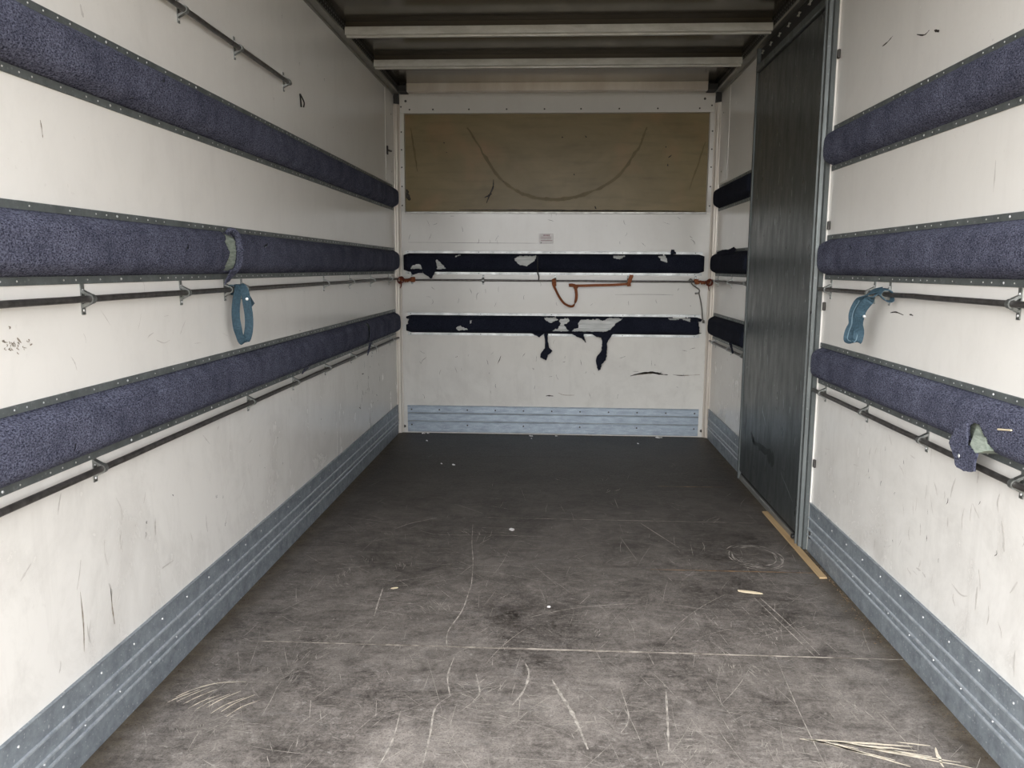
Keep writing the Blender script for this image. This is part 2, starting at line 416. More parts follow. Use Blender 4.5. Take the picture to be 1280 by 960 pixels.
# ------------------------------------------------------------------ wall marks
def marks(name, parent, wall, mat, strokes):
    mb = MB()
    for pts, w in strokes:
        stroke(mb, [(p.x, p.y) for p in catmull([(a, b, 0) for a, b in pts], 4)], w, lambda u, z, h: FR[wall](u, h, z), .0007, .5)
    return mb.build(name, mat, parent, kind='stuff', recalc=False)
random.seed(11)
def rnd(n, u0, u1, z0, z1, wmin, wmax, lmin, lmax, vert=.6):
    out = []
    for i in range(n):
        u, z = random.uniform(u0, u1), random.uniform(z0, z1)
        a = random.gauss(math.pi/2, .25) if random.random() < vert else random.uniform(0, math.pi)
        l = random.uniform(lmin, lmax)
        out.append(([(u, z), (u+math.cos(a)*l*.5+random.gauss(0, .004), z+math.sin(a)*l*.5), (u+math.cos(a)*l, z+math.sin(a)*l)], random.uniform(wmin, wmax)))
    return out
lm = [([(1.636, .385), (1.639, .309), (1.634, .245)], .004), ([(1.754, .346), (1.755, .295), (1.76, .253)], .005), ([(1.621, 1.392), (1.624, 1.375), (1.625, 1.358)], .003)]
for k in range(26):
    u, z = 1.485+random.gauss(0, .016), .948+random.gauss(0, .011); lm.append(([(u, z), (u+random.gauss(0, .003), z-.002), (u+random.gauss(.002, .004), z-.005)], random.uniform(.001, .003)))
lm += [([(1.497, .962), (1.502, .957), (1.508, .951)], .005), ([(1.533, .944), (1.537, .945), (1.541, .946)], .003)]
marks('scuff_marks', wl, 'left', 'brown', lm)
marks('rub_marks', wl, 'left', 'greym', rnd(60, 1.4, 5.0, .22, .6, .002, .006, .02, .07)+rnd(22, 1.4, 3.2, .85, 1.05, .001, .003, .02, .06)+[([(2.213, .951), (2.19, .93), (2.175, .913)], .003), ([(2.039, .91), (2.08, .898), (2.113, .903)], .003), ([(1.792, 1.666), (1.797, 1.65), (1.801, 1.641)], .008)])
marks('dark_nicks', wl, 'left', 'dark', rnd(22, 1.5, 5.0, .24, .6, .001, .0025, .006, .02)+rnd(14, 3.2, 5.1, .7, 1.05, .001, .0025, .006, .02)+rnd(12, 2.4, 4.8, 1.65, 2.1, .001, .002, .006, .015)+rnd(26, 4.1, 4.7, .30, .62, .002, .005, .01, .05))
marks('rub_marks', wr, 'right', 'greym', rnd(60, 1.7, 3.0, .22, .60, .002, .006, .02, .06)+[([(1.997, .314), (1.95, .305), (1.917, .315)], .003), ([(1.968, 1.356), (1.966, 1.32), (1.966, 1.283)], .004)])
marks('dark_nicks', wr, 'right', 'dark', rnd(16, 1.8, 3.0, .24, .6, .001, .0025, .006, .02)+[([(2.492, .974), (2.45, .978), (2.397, .972)], .0035), ([(2.36, .976), (2.345, .976), (2.335, .974)], .005),
      ([(2.699, 1.798), (2.66, 1.80), (2.621, 1.808)], .004), ([(2.45, 1.765), (2.40, 1.75), (2.37, 1.755)], .004), ([(2.34, 1.745), (2.32, 1.738), (2.31, 1.735)], .009)]+rnd(8, 4.2, 5.1, .25, .6, .001, .003, .01, .03))
bm_ = [([(.515, .403), (.577, .420), (.655, .426), (.70, .418), (.76, .414)], .010), ([(.60, .424), (.66, .430), (.72, .420)], .009), ([(.79, .416), (.84, .41), (.90, .414)], .004), ([(-.04, .261), (-.026, .264), (.01, .262)], .007)]
marks('scuff_marks', wb, 'back', 'dark', bm_+rnd(38, -.95, .95, .22, .62, .001, .0022, .01, .05, .5)+rnd(16, -.95, .95, .85, .99, .001, .002, .01, .04, .3)+rnd(22, -.95, .95, 1.24, 1.44, .001, .002, .01, .05, .3)
      +[([(-.48, .946), (-.50, .93), (-.501, .893)], .002), ([(-.341, .526), (-.35, .50), (-.363, .472)], .004), ([(-.95, 1.265), (-.5, 1.263), (-.1, 1.262)], .0018), ([(.40, .935), (.6, .938), (.78, .936)], .0018)])
marks('brown_scrape', wb, 'back', 'brown', [([(.53, .408), (.60, .418), (.68, .424), (.73, .417)], .012), ([(.80, .414), (.88, .412), (.968, .418)], .005), ([(.04, .285), (.08, .27), (.15, .27)], .004)])
# long dark arc and a crack on the brown recessed panel
mb = MB(); fm = lambda u, z, h: Vector((u, B+.035-h, z))
arc = [(-.56, 1.99), (-.483, 1.866), (-.405, 1.741), (-.301, 1.63), (-.171, 1.564), (-.016, 1.544), (.138, 1.56), (.342, 1.64), (.466, 1.765), (.539, 1.888), (.577, 1.986)]
pl = M.setdefault('arc', simple('faint_dark_arc_smear', (.135, .106, .053), .45, 0, (.165, .13, .065), 12, spec=.2))
for k in range(3):
    stroke(mb, [(p.x+random.gauss(0, .003), p.y+random.gauss(0, .003)) for p in catmull([(a, b, 0) for a, b in arc], 4)], .016, fm, .0006+.0002*k, .7)
stroke(mb, seg((-.93, 1.99), (-.89, 1.72), 10, .002), .012, fm, .0006); stroke(mb, seg((.95, 1.9), (.86, 1.6), 10, .002), .010, fm, .0006)
rp = [o for o in wb.children if o.name.startswith('recessed_panel')][0]
mb.build('arc_smear', 'arc', rp, kind='stuff', recalc=False)
mb = MB(); stroke(mb, [(p.x, p.y) for p in catmull([(-.395, 1.668, 0), (-.398, 1.62, 0), (-.418, 1.575, 0), (-.441, 1.518, 0)], 5)], .009, fm, .0014)
stroke(mb, seg((-.45, 1.555), (-.405, 1.578), 5, .004), .012, fm, .0012)
stroke(mb, seg((-.965, 1.60), (-.94, 1.53), 6, .006), .025, fm, .0012)
for q in ((-.33, 1.655), (.05, 1.93), (.19, 1.94), (.70, 1.87), (.74, 1.82), (.72, 1.75), (.26, 1.50), (.12, 1.70), (-.72, 1.90), (-.70, 1.84)):
    stroke(mb, seg(q, (q[0]+random.gauss(0, .012), q[1]+random.gauss(0, .008)), 4, .001), .008, fm, .0012)
stroke(mb, seg((-.62, 1.475), (.9, 1.470), 30, .001), .008, fm, .0012)
mb.build('black_scrapes', 'dark', rp, kind='stuff', recalc=False)

# ------------------------------------------------------------------ bulkhead trim
hd = onebox('trim_1', (-.992, B-.006, 2.075), (.992, B-.0002, 2.178), 'wallb', bevel=.001); struct(hd, 'white header plate with screws above the brown panel', 'trim')
for x in (-.985, -.955, -.93, -.78, -.55, -.31, -.07, .16, .40, .64, .90, .93, .975):
    z = {-.955: 2.15, .93: 2.155, -.985: 2.115, .975: 2.115}.get(x, 2.098)
    MB().dome((x, B-.006, z), (0, -1, 0), .0055 if z < 2.14 else .008, .002).build('screw', 'screw', hd)
for s, nm in ((-1, 'trim_2'), (1, 'trim_3')):
    p = onebox(nm, (s*.9685, B-.004, 1.462), (s*1.003, B-.0002, 2.0745), 'wallb', bevel=.001)
    struct(p, 'narrow white jamb with screws beside the brown panel, at the %s' % ('padded wall side' if s < 0 else 'side door end'), 'trim')
    for z in (1.50, 1.62, 1.74, 1.85, 1.96): MB().dome((s*.985, B-.004, z), (0, -1, 0), .005, .002).build('screw', 'screw', p)
lg = onebox('trim_4', (-.968, B-.008, 1.449), (.968, B+.0349, 1.4619), 'cant', bevel=.0015); struct(lg, 'thin worn aluminium ledge under the brown panel', 'trim')
for s, nm in ((-1, 'trim_5'), (1, 'trim_6')):
    # hollow-looking corner extrusion: two ribs and a rounded middle
    prof = [(0, 0), (.036, 0), (.036, .006), (.028, .010), (.024, .020), (.020, .024), (.010, .028), (.006, .036), (0, .036)]
    x0 = L if s < 0 else R
    mb = MB().extrude([(a, b) for a, b in prof], lambda u, a, b: Vector((x0-s*(a+.0002), B-.0002-b, u)), .001, 2.13)
    o = mb.build(nm, 'post', bevel=.0012)
    struct(o, 'cream corner extrusion joining bulkhead and %s' % ('the wall facing the door' if s < 0 else 'the wall with the door'), 'trim')
    onebox('end_plug', (x0-s*.0002, B-.034, 2.1305), (x0-s*.034, B-.0002, 2.189), 'black', o)
for s, nm in ((-1, 'trim_7'), (1, 'trim_8')):
    x0 = L if s < 0 else R
    o = onebox(nm, (x0-s*.0002, 4.97, 1.63), (x0-s*.003, 5.22, 2.188), 'wall', bevel=.001)
    struct(o, 'flat white joint plate above the pads on %s' % ('the wall facing the door' if s < 0 else 'the wall with the door'), 'trim')
    for z in (1.70, 2.05): MB().dome((x0-s*.003, 5.14, z), (-s, 0, 0), .006, .002).build('screw', 'screw', o)
lt = thing('latch', (L+.003, 5.0, 1.785), 'small black latch on the white plate near the corner', 'latch')
MB().box((L+.0032, 4.988, 1.786), (L+.010, 5.012, 1.838)).build('plate', 'black', lt, bevel=.002)
MB().tube([(L+.010, 5.005, 1.812), (L+.024, 5.03, 1.81)], .006).build('knob', 'rod', lt)

# sticker on the bulkhead: faded heading, two ruled lines of print
st = thing('sticker', (-.05, B, 1.26), 'small faded paper sticker with red print above the upper bulkhead pad', 'sticker')
MB().box((-.098, B-.0010, 1.258), (-.004, B-.0003, 1.325)).build('paper', 'white', st)
for z, x0_, x1_, h in ((1.2785, -.085, -.010, .0028), (1.2925, -.085, -.018, .0026), (1.3015, -.083, -.018, .0018)):
    MB().box((x0_, B-.0016, z), (x1_, B-.0010, z+h)).build('print_line', 'red', st)
for k, x in enumerate((-.067, -.056, -.046, -.036)):
    MB().box((x, B-.0016, 1.3075), (x+.0065, B-.0010, 1.3175)).build('print_mark', 'red', st)
MB().dome((-.083, B-.0010, 1.2655), (0, -1, 0), .004, .0015).build('pin', 'screw', st)

# ------------------------------------------------------------------ kick plates
def kick(name, wall, u0, u1, h, mat, label, ribs):
    f = FR[wall]
    prof = [(.0003, .0005), (.006, .0005)]
    prof += [(.006, h-.004), (.009, h-.002), (.009, h), (.0003, h)]
    o = MB().extrude(prof, lambda u, a, b: f(u, a, b), u0, u1).build(name, mat)
    struct(o, label, 'kick plate')
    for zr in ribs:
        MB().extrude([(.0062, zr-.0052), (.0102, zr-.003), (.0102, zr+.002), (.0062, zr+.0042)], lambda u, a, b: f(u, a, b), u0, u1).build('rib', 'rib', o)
    mb = MB(); u = u0+.05
    while u < u1-.02:
        mb.dome(f(u, .006, h-.028), NR[wall], .0035, .002)
        mb.dome(f(u+.07, .006, (ribs[0]+ribs[1])/2+.003), NR[wall], .003, .002) if u+.07 < u1-.02 else None
        u += .145
    mb.build('rivets', 'rivet', o, kind='stuff')
    return o
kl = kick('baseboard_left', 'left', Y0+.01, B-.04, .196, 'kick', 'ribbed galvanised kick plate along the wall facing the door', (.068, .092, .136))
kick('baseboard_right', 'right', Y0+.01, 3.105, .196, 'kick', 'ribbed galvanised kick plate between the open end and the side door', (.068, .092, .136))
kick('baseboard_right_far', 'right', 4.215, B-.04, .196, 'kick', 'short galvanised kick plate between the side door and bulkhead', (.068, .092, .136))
# bulkhead kick plate: three overlapping planks
kb = thing('baseboard_back', (0, B, 0), 'blue-grey aluminium kick plate of three planks on the bulkhead', 'kick plate'); kb['kind'] = 'structure'
for z0, z1, t in ((.006, .080, .005), (.081, .135, .008), (.136, .188, .011)):
    mb = MB().extrude([(.0003, z0), (t, z0+.004), (t, z1-.006), (t+.004, z1-.003), (t+.004, z1), (.0003, z1)], lambda u, a, b: FR['back'](u, a, b), -.967, .967)
    mb.build('plank', 'kickb', kb)
mb = MB()
for k in range(11):
    x = -.94+k*.188; mb.dome((x, B-.011, .160), (0, -1, 0), .0055, .002)
    if k % 2 == 0: mb.dome((x, B-.005, .055), (0, -1, 0), .0055, .002)
mb.build('screws', 'screw', kb, kind='stuff')
for s in (-1, 1): MB().dome((s*.99, B-.0002, .042), (0, -1, 0), .010, .003).build('bolt', 'screw', wb)

# ------------------------------------------------------------------ ceiling parts
def bow(y, ends=.985):
    # inverted hat: deep front lip, shadow gap, rear lip; the narrow stem above is set back
    prof = [(0, 2.212), (0, 2.180), (.003, 2.177), (.008, 2.177), (.010, 2.196), (.026, 2.196), (.028, 2.172), (.046, 2.172), (.050, 2.176), (.050, 2.212)]
    o = MB().extrude(prof, lambda u, a, b: Vector((u, y+a, b)), -ends, ends).build('roof_bow', 'bow', ce)
    MB().box((-ends, y+.022, 2.2122), (ends, y+.044, ZC-.0003)).build('stem', 'ceil', o)
    MB().box((-ends, y+.0104, 2.1885), (ends, y+.0256, 2.1959)).build('dark_gap_strip', 'black', o)  # black strip added to draw the shade line inside the groove
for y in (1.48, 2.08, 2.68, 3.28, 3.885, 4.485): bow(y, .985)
mb = MB().extrude([(0, ZC-.0003), (0, 2.192), (.004, 2.189), (.05, 2.189), (.05, ZC-.0003)], lambda u, a, b: Vector((u, 5.16+a, b)), -.93, .93)
mb.build('roof_bow', 'post', ce)
for s in (-1, 1):
    MB().box((s*.93, 5.13, 2.186), (s*.985, 5.235, 2.222)).build('corner_block', 'black', ce, bevel=.004)
for s, nm in ((-1, 'trim_9'), (1, 'trim_10')):
    x0 = L if s < 0 else R
    # cant rail: light flange below, dark perforated web above it
    fl_ = MB().extrude([(.0003, ZF-.012), (.004, ZF-.012), (.006, ZF), (.036, ZF), (.040, ZF+.004), (.040, ZF+.010), (.0003, ZF+.010)],
                      lambda u, a, b: Vector((x0-s*a, u, b)), Y0, B-.001).build(nm, 'cant')
    struct(fl_, 'aluminium cant rail under the roof edge, %s' % ('above the wall facing the door' if s < 0 else 'above the side door'), 'trim')
    MB().box((x0-s*.0003, Y0, ZF+.0105), (x0-s*.038, B-.001, ZC-.0003)).build('web', 'black', fl_)
    mb = MB(); y = 1.6
    while y < 5.2:
        for dz in (.018, .036): mb.dome((x0-s*.038, y+dz*.4, ZF+dz), (-s, 0, 0), .0045, .0012, 6)
        y += .032
    mb.build('perforations', 'hole', fl_, kind='stuff')

# ------------------------------------------------------------------ side door
dr = thing('door_1', (R, 3.67, 0), 'grey galvanised side door in a metal frame, closed', 'door'); dr['kind'] = 'structure'
XD = R-.030
leaf = MB().box((XD, 3.17, .046), (R-.0005, 4.195, 2.056)).build('door_leaf', 'door', dr, bevel=.002)
mb = MB(); fd = lambda u, z, h: Vector((XD-h, u, z))
random.seed(3)
stroke(mb, seg((3.95, .262), (3.60, .268), 10, .004), .030, fd, .0008, .5)
stroke(mb, seg((3.66, .262), (3.54, .255), 8, .006), .060, fd, .0009, .5)
stroke(mb, seg((3.98, .30), (3.90, .25), 6, .004), .03, fd, .0008, .5)
stroke(mb, seg((4.10, .42), (4.098, .24), 6, .003), .014, fd, .0008, .5)
for k in range(14):
    u, z = random.uniform(3.25, 4.1), random.uniform(.1, 1.8); stroke(mb, seg((u, z), (u+random.gauss(0, .02), z+random.gauss(0, .02)), 4, .001), .006, fd, .0008)
M['soil'] = zinc('blackened_zinc', (.035, .040, .042), (.055, .062, .065), .35, .7, spots=0)
mb.build('dark_scuffs', 'soil', leaf, kind='stuff', recalc=False)
mb = MB()
for k in range(60):
    u, z = random.uniform(3.22, 4.15), random.uniform(.1, 1.95); l = random.uniform(.01, .06); stroke(mb, seg((u, z), (u+random.gauss(0, .006), z+l), 4, .0008), random.uniform(.002, .008), fd, .0007)
stroke(mb, seg((3.44, .235), (3.24, .155), 8, .002), .005, fd, .0008); stroke(mb, seg((3.8, .45), (3.7, .38), 8, .002), .004, fd, .0008)
M['zrub'] = zinc('polished_zinc_rub', (.44, .48, .49), (.34, .37, .38), .38)
mb.build('pale_rubs', 'zrub', leaf, kind='stuff', recalc=False)
fr = MB().extrude([(.0005, 3.112), (.020, 3.112), (.022, 3.116), (.022, 3.128), (.034, 3.132), (.034, 3.150), (.026, 3.154), (.026, 3.160), (.038, 3.162), (.038, 3.168), (.0005, 3.168)],
                  lambda u, a, b: Vector((R-a, b, u)), .002, 2.178).build('frame_post', 'dframe', dr)
MB().box((R-.006, 3.106, .002), (R-.0005, 3.1112, 2.178)).build('seal_strip', 'wall', dr)
MB().extrude([(.0005, 4.196), (.034, 4.196), (.036, 4.200), (.036, 4.210), (.0005, 4.210)], lambda u, a, b: Vector((R-a, b, u)), .002, 2.178).build('frame_post', 'dframe', dr)
MB().extrude([(.0005, 2.064), (.036, 2.064), (.040, 2.068), (.040, 2.094), (.030, 2.100), (.0005, 2.100)], lambda u, a, b: Vector((R-a, u, b)), 3.169, 4.195).build('header_rail', 'dframe', dr)
hp = MB().box((R-.018, 3.169, 2.1005), (R-.0005, 4.195, 2.1775)).build('header_plate', 'black', dr)
for k in range(7):
    y = 3.28+.147*k
    mb = MB(); mb.box((R-.0205, y-.026, 2.1525), (R-.018, y+.026, 2.1560)); mb.box((R-.0205, y-.006, 2.145), (R-.018, y+.006, 2.1635))
    mb.build('cross_slot', 'bow', hp)
MB().extrude([(.0005, .0003), (.029, .0003), (.030, .004), (.028, .022), (.026, .026), (.0005, .026)], lambda u, a, b: Vector((R-a, u, b)), 3.169, 4.195).build('sill', 'cant', dr)
MB().box((R-.020, 3.17, .0265), (R-.0005, 4.195, .0455)).build('dark_gap_strip', 'black', dr)
MB().tube([(XD-.002, 3.185, .030), (XD-.016, 3.185, .032)], .010).build('roller', 'black', dr)
for y, z in ((3.09, 1.874), (3.085, 1.265), (3.083, .966), (3.083, .359), (3.083, .072)):
    o = MB().box((R-.010, y-.008, z-.016), (R-.0005, y+.008, z+.016)).build('hinge_bolt', 'screw', dr, bevel=.003)
MB().dome((R-.034, 3.14, .94), (-1, 0, 0), .007, .002).build('keyhole', 'black', dr)

# ------------------------------------------------------------------ carpeted pads
def inpoly(x, y, P):
    c = False; n = len(P); j = n-1
    for i in range(n):
        if (P[i][1] > y) != (P[j][1] > y) and x < (P[j][0]-P[i][0])*(y-P[i][1])/(P[j][1]-P[i][1])+P[i][0]: c = not c
        j = i
    return c
PROF = [(0, .0), (.03, .30), (.08, .60), (.14, .82), (.21, .95), (.30, 1.0), (.5, 1.03)]
def prof(s):
    s = min(s, 1-s)
    for (a, p), (b, q) in zip(PROF[:-1], PROF[1:]):
        if s <= b: return p+(q-p)*(s-a)/(b-a)
    return 1.03
def pad(wall, u0, u1, z0, z1, label, cat_group, holes=(), cmat='carpet', smat='strip', core='foam', seed=0, flaps=(), D=.046, strip=.019, ends=(True, True), rvt=True):
    f = FR[wall]
    um = (u0+u1)/2
    t = thing('wall_pad', f(um, 0, z0), label, 'pad', cat_group)
    for a, b in ((z0, z0+strip), (z1-strip, z1)):
        o = MB().extrude([(.0003, a), (.0035, a), (.0045, a+.001), (.0045, b-.001), (.0035, b), (.0003, b)], lambda u, n, z: f(u, n, z), u0+.012, u1-.012)
        o.build('edge_strip', smat, t)
    if rvt:
        mb = MB(); big = MB(); k = 0; u = u0+.03; rn = random.Random(seed)
        while u < u1-.02:
            for zz in (z0+strip*.45, z1-strip*.45):
                if k % 10 == 0: big.dome(f(u, .0045, zz), NR[wall], .0034, .002)
                elif rn.random() < .75: mb.dome(f(u+rn.uniform(-.006, .006), .0045, zz), NR[wall], .0019 if wall == 'back' else .0023, .0014, 6)
            u += .0465; k += 1
        big.build('rivets', 'rivet' if wall != 'back' else 'screw', t, kind='stuff'); mb.build('staples', 'rivet' if wall != 'back' else 'screw', t, kind='stuff')
    # carpet skin
    a, b = z0+strip-.002, z1-strip+.002
    us = []; u = u0
    fine = [(min(p[0] for p in H)-.012, max(p[0] for p in H)+.012) for H in holes]
    while u < u1-1e-6:
        us.append(u)
        u += .0035 if any(x0 <= u <= x1 for x0, x1 in fine) else (.006 if (u-u0 < .07 or u1-u < .07) else .018)
    us.append(u1)
    ns = 34 if holes else 18
    vs = []; fs = []; keep = []
    for u in us:
        d = min(u-u0 if ends[0] else 1, u1-u if ends[1] else 1)
        e = math.sqrt(max(0, 1-(1-min(d/.05, 1))**2))
        for j in range(ns+1):
            s = j/ns
            z = a+(b-a)*s; zm = (a+b)/2; z = zm+(z-zm)*(.80+.20*min(1, d/.035))
            w = noise.noise(Vector((u*5, z*9, seed*3.1)))*.0022+noise.noise(Vector((u*28, z*30, seed)))*.0008
            w2 = noise.noise(Vector((u*9, seed*7.7, 1)))*.002
            n = .005+(D*prof(s)-.005+w)*e if prof(s) > 0 else .0045
            if j in (0, ns): n = .0046
            n = max(n, .0046)
            vs.append(f(u, n, z+(w2 if 0 < s < 1 else 0)))
            hit = False
            for H in holes:
                if inpoly(u+noise.noise(Vector((u*90, z*90, 3)))*.006, z+noise.noise(Vector((u*90, z*90, 9)))*.006, H): hit = True
            keep.append(not hit)
    m1 = ns+1
    for i in range(len(us)-1):
        for j in range(ns):
            q = (i*m1+j, (i+1)*m1+j, (i+1)*m1+j+1, i*m1+j+1)
            if sum(keep[k] for k in q) >= 3: fs.append(q if wall == 'left' else q[::-1])
    if wall == 'back': fs = [q[::-1] for q in fs]
    mb = MB(); mb.add(vs, fs)
    cv = mb.build('carpet_cover', cmat, t, smooth=True, recalc=False)
    if holes:
        md = cv.modifiers.new('thickness', 'SOLIDIFY'); md.thickness = .0035; md.offset = -1
        # padding behind the tears
        Dc = D-.018 if core == 'foam' else D-.006
        pr = [(.0048, a+.008), (Dc*.55, a+.010), (Dc*.9, a+.020), (Dc, a+.03), (Dc, b-.03), (Dc*.9, b-.020), (Dc*.55, b-.010), (.0048, b-.008)]
        MB().extrude(pr, lambda u, n, z: f(u, n, z), u0+.03, u1-.03).build('padding', core, t)
    for fo in flaps: fo(t, f)
    return t
def flap(outline, n0, n1, zref, zend, cmat='carpetb', th=.004, name='torn_flap'):
    """loose tongue of carpet: leans out from n0 at zref to n1 at zend"""
    def go(t, f):
        P = []
        N = len(outline)
        for i in range(N):                                 # ragged outline
            p, q = outline[i], outline[(i+1) % N]; k = max(2, int(math.dist(p, q)/.008))
            for j in range(k):
                x = p[0]+(q[0]-p[0])*j/k; y = p[1]+(q[1]-p[1])*j/k
                P.append((x+noise.noise(Vector((x*120, y*120, 5)))*.005, y+noise.noise(Vector((x*120, y*120, 8)))*.005))
        def fm(u, v, d):
            s = (zref-v)/(zref-zend); s = max(0, min(1, s))
            n = n0+(n1-n0)*s+noise.noise(Vector((u*25, v*25, 2)))*.004
            return f(u, n+d, v)
        MB().sheet(P, fm, th).build(name, cmat, t)
    return go
def slit(u, z, du=.012, dz=.02, a=0.0):
    c, s = math.cos(a), math.sin(a)
    return [(u+c*x-s*y, z+s*x+c*y) for x, y in ((-du/2, -dz/2), (0, -dz*.1), (du/2, dz/2), (.25*du, dz*.55), (-du*.3, 0))]

YE = Y0+.02
# wall opposite the door
GL = 'long carpet pads on the wall facing the side door'
pad('left', YE, 5.175, 1.462, 1.619, 'intact blue-grey carpet pad, topmost on the wall facing the metal door', GL, [slit(2.07, 1.563, .016, .02), slit(1.92, 1.49, .01, .014)], seed=1, ends=(True, True))
Lh = [(2.400, 1.176), (2.454, 1.205), (2.49, 1.206), (2.53, 1.187), (2.515, 1.141), (2.503, 1.105), (2.465, 1.083), (2.428, 1.087), (2.403, 1.104), (2.429, 1.14)]
def lip(pts, rad, cmat='carpet'):
    def go(t, f):
        P = catmull([f(u, n, z) for u, n, z in pts], 6); k = len(P)
        rs = [rad*(.45+.75*math.sin(math.pi*i/(k-1)))*(1+.25*noise.noise(Vector((i*.9, 2, 1)))) for i in range(k)]
        MB().tube(P, rs, 9).build('torn_flap', cmat, t, smooth=True)
    return go
pad('left', YE, 5.175, 1.062, 1.226, 'blue-grey carpet pad split open showing green foam, middle of three facing the door', GL,
    [Lh, slit(2.15, 1.15, .03, .012), slit(2.17, 1.147, .02, .010), slit(3.93, 1.105, .03, .03), slit(3.97, 1.12, .02, .02), slit(4.34, 1.19, .05, .02), slit(4.45, 1.19, .03, .014), slit(2.64, 1.185, .03, .010), slit(2.75, 1.172, .05, .014)], seed=2,
    flaps=[lip([(2.462, .026, 1.206), (2.484, .034, 1.214), (2.520, .038, 1.194), (2.534, .039, 1.15), (2.518, .038, 1.108), (2.490, .034, 1.084), (2.474, .026, 1.070)], .0105),
           flap([(2.43, 1.09), (2.475, 1.09), (2.465, 1.055), (2.445, 1.045)], .046, .02, 1.09, 1.05, 'carpet')])
pad('left', YE, 5.185, .668, .833, 'blue-grey carpet pad with nicked lower edge, lowest on the wall facing the door', GL,
    [slit(1.585, .712, .014, .04), slit(1.60, .703, .018, .014), slit(2.47, .71, .02, .02), slit(3.15, .70, .03, .016), slit(4.29, .700, .05, .03), [(4.27, .69), (4.285, .80), (4.265, .808), (4.255, .802), (4.262, .69)], slit(4.45, .70, .03, .02)], seed=3,
    flaps=[flap([(4.24, .700), (4.31, .70), (4.28, .64), (4.27, .63)], .046, .03, .70, .63, 'carpet'), flap([(3.12, .70), (3.19, .70), (3.16, .672)], .045, .02, .70, .67, 'carpet')])
# wall with the door, rear part
GR = 'carpet pads between the side door and the open end'
pad('right', YE, 3.108, 1.463, 1.625, 'intact blue-grey carpet pad beside the metal door, topmost of three', GR, [], seed=4)
pad('right', YE, 3.108, 1.066, 1.230, 'blue-grey carpet pad beside the metal door, just above the strap', GR, [slit(2.735, 1.172, .03, .014), slit(2.595, 1.155, .02, .02), slit(2.66, 1.14, .012, .01)], seed=5)
Rh = [(1.885, .750), (1.844, .756), (1.813, .726), (1.789, .712), (1.828, .698), (1.89, .70)]
def wedge(t, f):
    pts = [(1.882, .034, .748), (1.846, .040, .752), (1.815, .046, .722), (1.792, .052, .706), (1.832, .060, .690), (1.876, .050, .702)]
    back = [(u, .008, z) for u, n, z in pts]
    vs = [f(*p) for p in pts]+[f(*p) for p in back]
    mb = MB(); mb.add(vs, [(0, 1, 2), (0, 2, 5), (2, 4, 5), (2, 3, 4), (11, 10, 9, 8, 7, 6)]+[(i, i+6, (i+1) % 6+6, (i+1) % 6) for i in range(6)])
    mb.build('foam_wedge', 'foam', t, bevel=.002)
pad('right', YE, 3.112, .672, .828, 'blue-grey carpet pad with torn flap and foam poking out, beside the metal door', GR,
    [Rh, slit(2.0, .708, .04, .010), slit(2.58, .712, .03, .012), slit(2.14, .774, .01, .01), slit(2.39, .71, .014, .012)], seed=6,
    flaps=[wedge, flap([(1.925, .738), (1.884, .748), (1.872, .70), (1.822, .694), (1.816, .652), (1.858, .642), (1.90, .645), (1.921, .668), (1.95, .690)], .050, .062, .75, .64, 'carpet', .005),
           lambda t, f: MB().dome(f(1.885, .067, .672), NR['right'], .005, .002).build('stud', 'rivet', t),
           lambda t, f: MB().tube([f(1.765, .0495, .760), f(1.715, .0495, .768)], .0022, 6).build('splinter', 'chip', t)])
# wall with the door, between door and bulkhead
GF = 'short carpet pads between the side door and the bulkhead'
pad('right', 4.216, 5.185, 1.461, 1.618, 'short navy carpet pad between door and bulkhead, topmost of three', GF, [], 'carpetb', seed=7)
pad('right', 4.216, 5.195, 1.060, 1.218, 'short navy carpet pad between door and bulkhead with creased top, above the rod', GF, [slit(4.55, 1.17, .012, .05)], 'carpetb', seed=8,
    flaps=[flap([(4.50, 1.19), (4.98, 1.185), (5.0, 1.205), (4.85, 1.216), (4.7, 1.212), (4.56, 1.224), (4.50, 1.212)], .030, .036, 1.22, 1.19, 'carpetb', .004)])
pad('right', 4.216, 5.195, .664, .826, 'short navy carpet pad between door and bulkhead, lowest of three', GF, [slit(4.45, .70, .04, .02)], 'carpetb', seed=9,
    flaps=[flap([(4.42, .70), (4.49, .70), (4.465, .64), (4.445, .645)], .046, .03, .70, .64, 'carpetb')])
